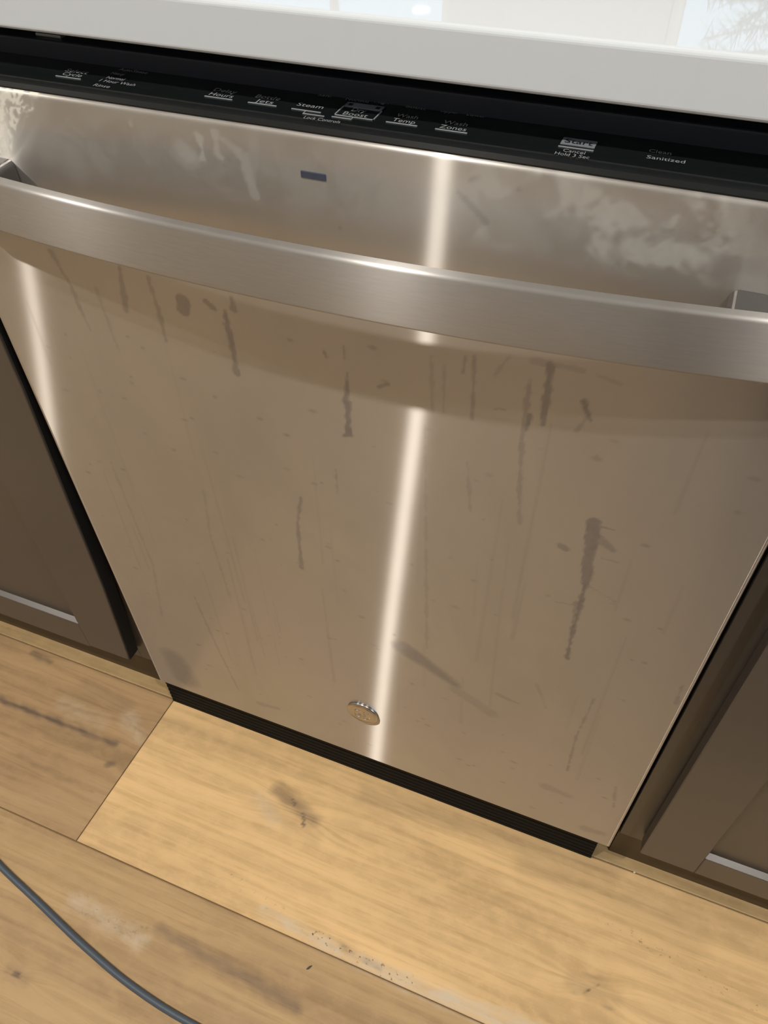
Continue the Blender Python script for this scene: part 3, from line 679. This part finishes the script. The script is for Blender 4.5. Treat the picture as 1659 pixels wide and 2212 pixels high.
# badge: domed disc, ring and a curly monogram in low relief
bm = bmesh.new(); n = 48; Rb = .0192
pr = [(Rb, 0), (Rb, .0022), (Rb * .965, .0032), (Rb * .88, .0036), (Rb * .86, .0033), (Rb * .6, .0040), (Rb * .3, .0044), (0.0001, .0045)]
rg = [[bm.verts.new((r_ * math.cos(2 * math.pi * k / n), -h_, r_ * math.sin(2 * math.pi * k / n))) for k in range(n)] for r_, h_ in pr]
for a, b in zip(rg, rg[1:]):
    for k in range(n): bm.faces.new((a[k], a[(k + 1) % n], b[(k + 1) % n], b[k]))
bm.faces.new(rg[-1])
bd = bm_obj('badge', bm, M['badge'], dish, True); bd.location = (.3020 - dish.location.x, 0 - dish.location.y, .2098)
bd['label'] = 'round domed metal badge near the bottom of the door'
def tube_obj(name, pts, rad, mat, parent=None, res=8, cyc=False):
    c = bpy.data.curves.new(name, 'CURVE'); c.dimensions = '3D'; c.bevel_depth = rad; c.bevel_resolution = 3; c.resolution_u = res; c.use_fill_caps = True
    s = c.splines.new('BEZIER'); s.bezier_points.add(len(pts) - 1); s.use_cyclic_u = cyc
    for p, q in zip(s.bezier_points, pts): p.co = q; p.handle_left_type = p.handle_right_type = 'AUTO'
    t = bpy.data.objects.new('tmp', c); COL.objects.link(t); dg = bpy.context.evaluated_depsgraph_get(); dg.update()
    me = bpy.data.meshes.new_from_object(t.evaluated_get(dg)); bpy.data.objects.remove(t); bpy.data.curves.remove(c); me.name = name
    for p in me.polygons: p.use_smooth = True
    return obj(name, me, mat, parent)
def B(x, z): return (x * Rb, -.0040 - .0004 * (1 - abs(x)), z * Rb)
tube_obj('monogram', [B(-.10, .34), B(-.34, .40), B(-.46, .10), B(-.36, -.30), B(-.10, -.30), B(-.06, -.02), B(-.24, .02), B(-.12, -.10)], .0004, M['badge'], bd)
tube_obj('monogram', [B(.42, .30), B(.22, .40), B(.10, .20), B(.26, .04), B(.08, -.12), B(.16, -.34), B(.42, -.26), B(.46, -.12)], .0004, M['badge'], bd)

# ------------------------------------------------------------------ countertop
bm = bmesh.new(); YC, ZC0, ZC1 = .0108, .8785, .9052
add_box(bm, -1.7, 2.3, YC, .92, ZC0, ZC1)
es = [e for e in bm.edges if all(v.co.y < .02 for v in e.verts) and abs(e.verts[0].co.x - e.verts[1].co.x) > 1]
bmesh.ops.bevel(bm, geom=es, offset=.0028, segments=5, affect='EDGES', profile=.5)
ct = bm_obj('countertop', bm, M['quartz'], None, False); tag(ct, 'glossy white quartz countertop over the dishwasher and cabinets', 'countertop')
for p in ct.data.polygons: p.use_smooth = False
# rest of the island: end and back panels carrying the counter
isl = empty('island_panel', (.3, .75, 0)); tag(isl, 'taupe panelled back of the island under the white counter, seen only from behind', 'cabinet')
at(isl, box('back_panel', -.70, 1.28, .602, .620, 0, .8784, M['taupe'], isl))
for a, b in ((-.72, -.702), (1.282, 1.30)): at(isl, box('end_panel', a, b, YF, .620, 0, .8784, M['taupe'], isl))

# ------------------------------------------------------------------ cable and crumbs on the floor
pts = [(-.42, -.165), (-.30, -.200), (-.20, -.228), (-.0967, -.2600), (-.0208, -.2784), (.074, -.3010), (.1471, -.3140), (.2282, -.3200), (.33, -.318), (.50, -.330), (.72, -.40), (.86, -.56)]
cb = tube_obj('power_cord', [(x, y, .0042) for x, y in pts], .0041, M['cable'], None, 12)
tag(cb, 'thin grey cord curving across the wooden floor', 'cord')
def crumb(name, x, y, sx, sy, sz, mat, label, cat, ang=0):
    bm = bmesh.new(); bmesh.ops.create_icosphere(bm, subdivisions=1, radius=1)
    for v in bm.verts:
        k = random.uniform(.75, 1.15); px, py = v.co.x * sx * k, v.co.y * sy * k
        v.co = (px * math.cos(ang) - py * math.sin(ang), px * math.sin(ang) + py * math.cos(ang), (v.co.z + .8) * sz)
    o = bm_obj(name, bm, mat); o.location = (x, y, 0.0002); tag(o, label, cat); return o
crumb('chip', .3183, -.2213, .0042, .0014, .0006, M['chip'], 'tiny dark green chip lying on the floor below the worn plank edge', 'debris', .95)
crumb('crumb', .6470, .0200, .0016, .0013, .0009, M['crumb'], 'tiny pale crumb on the floor seam right of the dishwasher', 'debris')

# ------------------------------------------------------------------ frosted fir by the far window (seen mirrored in the counter)
fir = empty('artificial_fir', (.62, 2.70, 0)); tag(fir, 'frosted artificial fir in a pale pot by the window behind the counter', 'tree')
def lathe(name, pr, mat, parent, n=24):
    bm = bmesh.new(); rg = [[bm.verts.new((r_ * math.cos(2 * math.pi * k / n), r_ * math.sin(2 * math.pi * k / n), z)) for k in range(n)] for r_, z in pr]
    for a, b in zip(rg, rg[1:]):
        for k in range(n): bm.faces.new((a[k], a[(k + 1) % n], b[(k + 1) % n], b[k]))
    bm.faces.new(rg[0]); bm.faces.new(rg[-1]); return bm_obj(name, bm, mat, parent, True)
lathe('pot', [(.13, 0), (.17, .26), (.18, .27), (.18, .30), (.16, .30), (.155, .27)], M['pot'], fir)
lathe('trunk', [(.028, .25), (.022, 1.1), (.006, 2.15)], M['bark'], fir, 10)
bw = bmesh.new(); nd = bmesh.new()
def stick(bm, a, b, r0, r1, n=3):
    d = (b - a).normalized(); u = d.orthogonal().normalized(); w = d.cross(u)
    A = [bm.verts.new(a + (u * math.cos(2 * math.pi * k / n) + w * math.sin(2 * math.pi * k / n)) * r0) for k in range(n)]
    B_ = [bm.verts.new(b + (u * math.cos(2 * math.pi * k / n) + w * math.sin(2 * math.pi * k / n)) * r1) for k in range(n)]
    for k in range(n): bm.faces.new((A[k], A[(k + 1) % n], B_[(k + 1) % n], B_[k]))
for i in range(95):
    z = .45 + 1.65 * (i / 95); L = .62 * (1 - (z - .40) / 1.85) + .05; a = i * 2.399
    a0 = Vector((0, 0, z)); tip = Vector((math.cos(a) * L, math.sin(a) * L, z + .12 * L))
    stick(bw, a0, tip, .006, .002, 4)
    for k in range(int(26 + 60 * L)):
        t = random.uniform(.15, 1); p = a0.lerp(tip, t)
        d = (tip - a0).normalized() * .5 + Vector((random.uniform(-1, 1), random.uniform(-1, 1), random.uniform(-.8, 1)))
        stick(nd, p, p + d.normalized() * random.uniform(.04, .075), .0028, .0008)
bm_obj('branches', bw, M['bark'], fir); n_ = bm_obj('needles', nd, M['needle'], fir); n_['kind'] = 'stuff'

# ------------------------------------------------------------------ unseen chair added right of the camera to darken the door's reflection
ch = empty('added_dark_chair', (.915, -.80, 0)); tag(ch, 'dark plum upholstered chair added out of view to darken the reflection in the steel door', 'chair')
ch.rotation_euler = (0, 0, math.radians(8))
M['plum'] = simple('plum_upholstery', (.075, .034, .034), .9, 0, .4, 12)
M['darkwood'] = simple('dark_wood', (.05, .03, .02), .5, 0, .4, 12)
box('seat', -.24, .24, -.24, .26, .38, .50, M['plum'], ch, bev=.03, seg=4, smooth=True)
box('backrest', -.24, .24, -.34, -.24, .40, 1.08, M['plum'], ch, bev=.03, seg=4, smooth=True)
box('skirt', -.225, .225, -.30, .24, .10, .385, M['plum'], ch, bev=.01)
for a in (-.20, .20):
    for b in (-.28, .21): box('leg', a - .02, a + .02, b - .02, b + .02, 0, .102, M['darkwood'], ch, bev=.003)

# unseen pale grey cabinets across the aisle, added to grey the door's reflection
M['grey_paint'] = simple('pale_grey_paint', (.36, .385, .41), .45, 0, .1, 6)
for i, (a, b) in enumerate(((-1.90, -1.12), (-1.12, -.34), (-.34, .44), (.44, 1.22), (1.22, 2.00))):
    c = empty('added_opposite_cabinet', ((a + b) / 2, -1.75, 0)); c.rotation_euler = (0, 0, math.pi)
    w = (b - a) / 2 - .001
    tag(c, 'pale grey shaker cabinet added across the aisle for the door reflection, %s of the row of five' % ('leftmost', 'second', 'middle', 'fourth', 'rightmost')[i], 'cabinet', 'pale grey cabinets added across the aisle')
    box('carcass', -w, w, -.28, .30, .10, .874, M['grey_paint'], c)
    box('toe_kick', -w, w, -.22, -.20, 0, .10, M['grey_paint'], c)
    d = box('door', -w + .004, w - .004, -.302, -.2805, .105, .868, M['grey_paint'], c, bev=.001)
    for (p, q, z0, z1) in ((-w + .006, -w + .07, .107, .866), (w - .07, w - .006, .107, .866), (-w + .07, w - .07, .107, .17), (-w + .07, w - .07, .80, .866)):
        box('door_rail', p, q, -.309, -.3015, z0, z1, M['grey_paint'], d, bev=.001)
for o in [o for o in bpy.data.objects if o.name.startswith('added_opposite_cabinet') and not o.parent]: pass
oc = box('added_opposite_countertop', -1.93, 2.03, -2.06, -1.42, .8745, .905, M['quartz'], bev=.002); tag(oc, 'white quartz countertop on the added pale grey cabinets across the aisle', 'countertop')
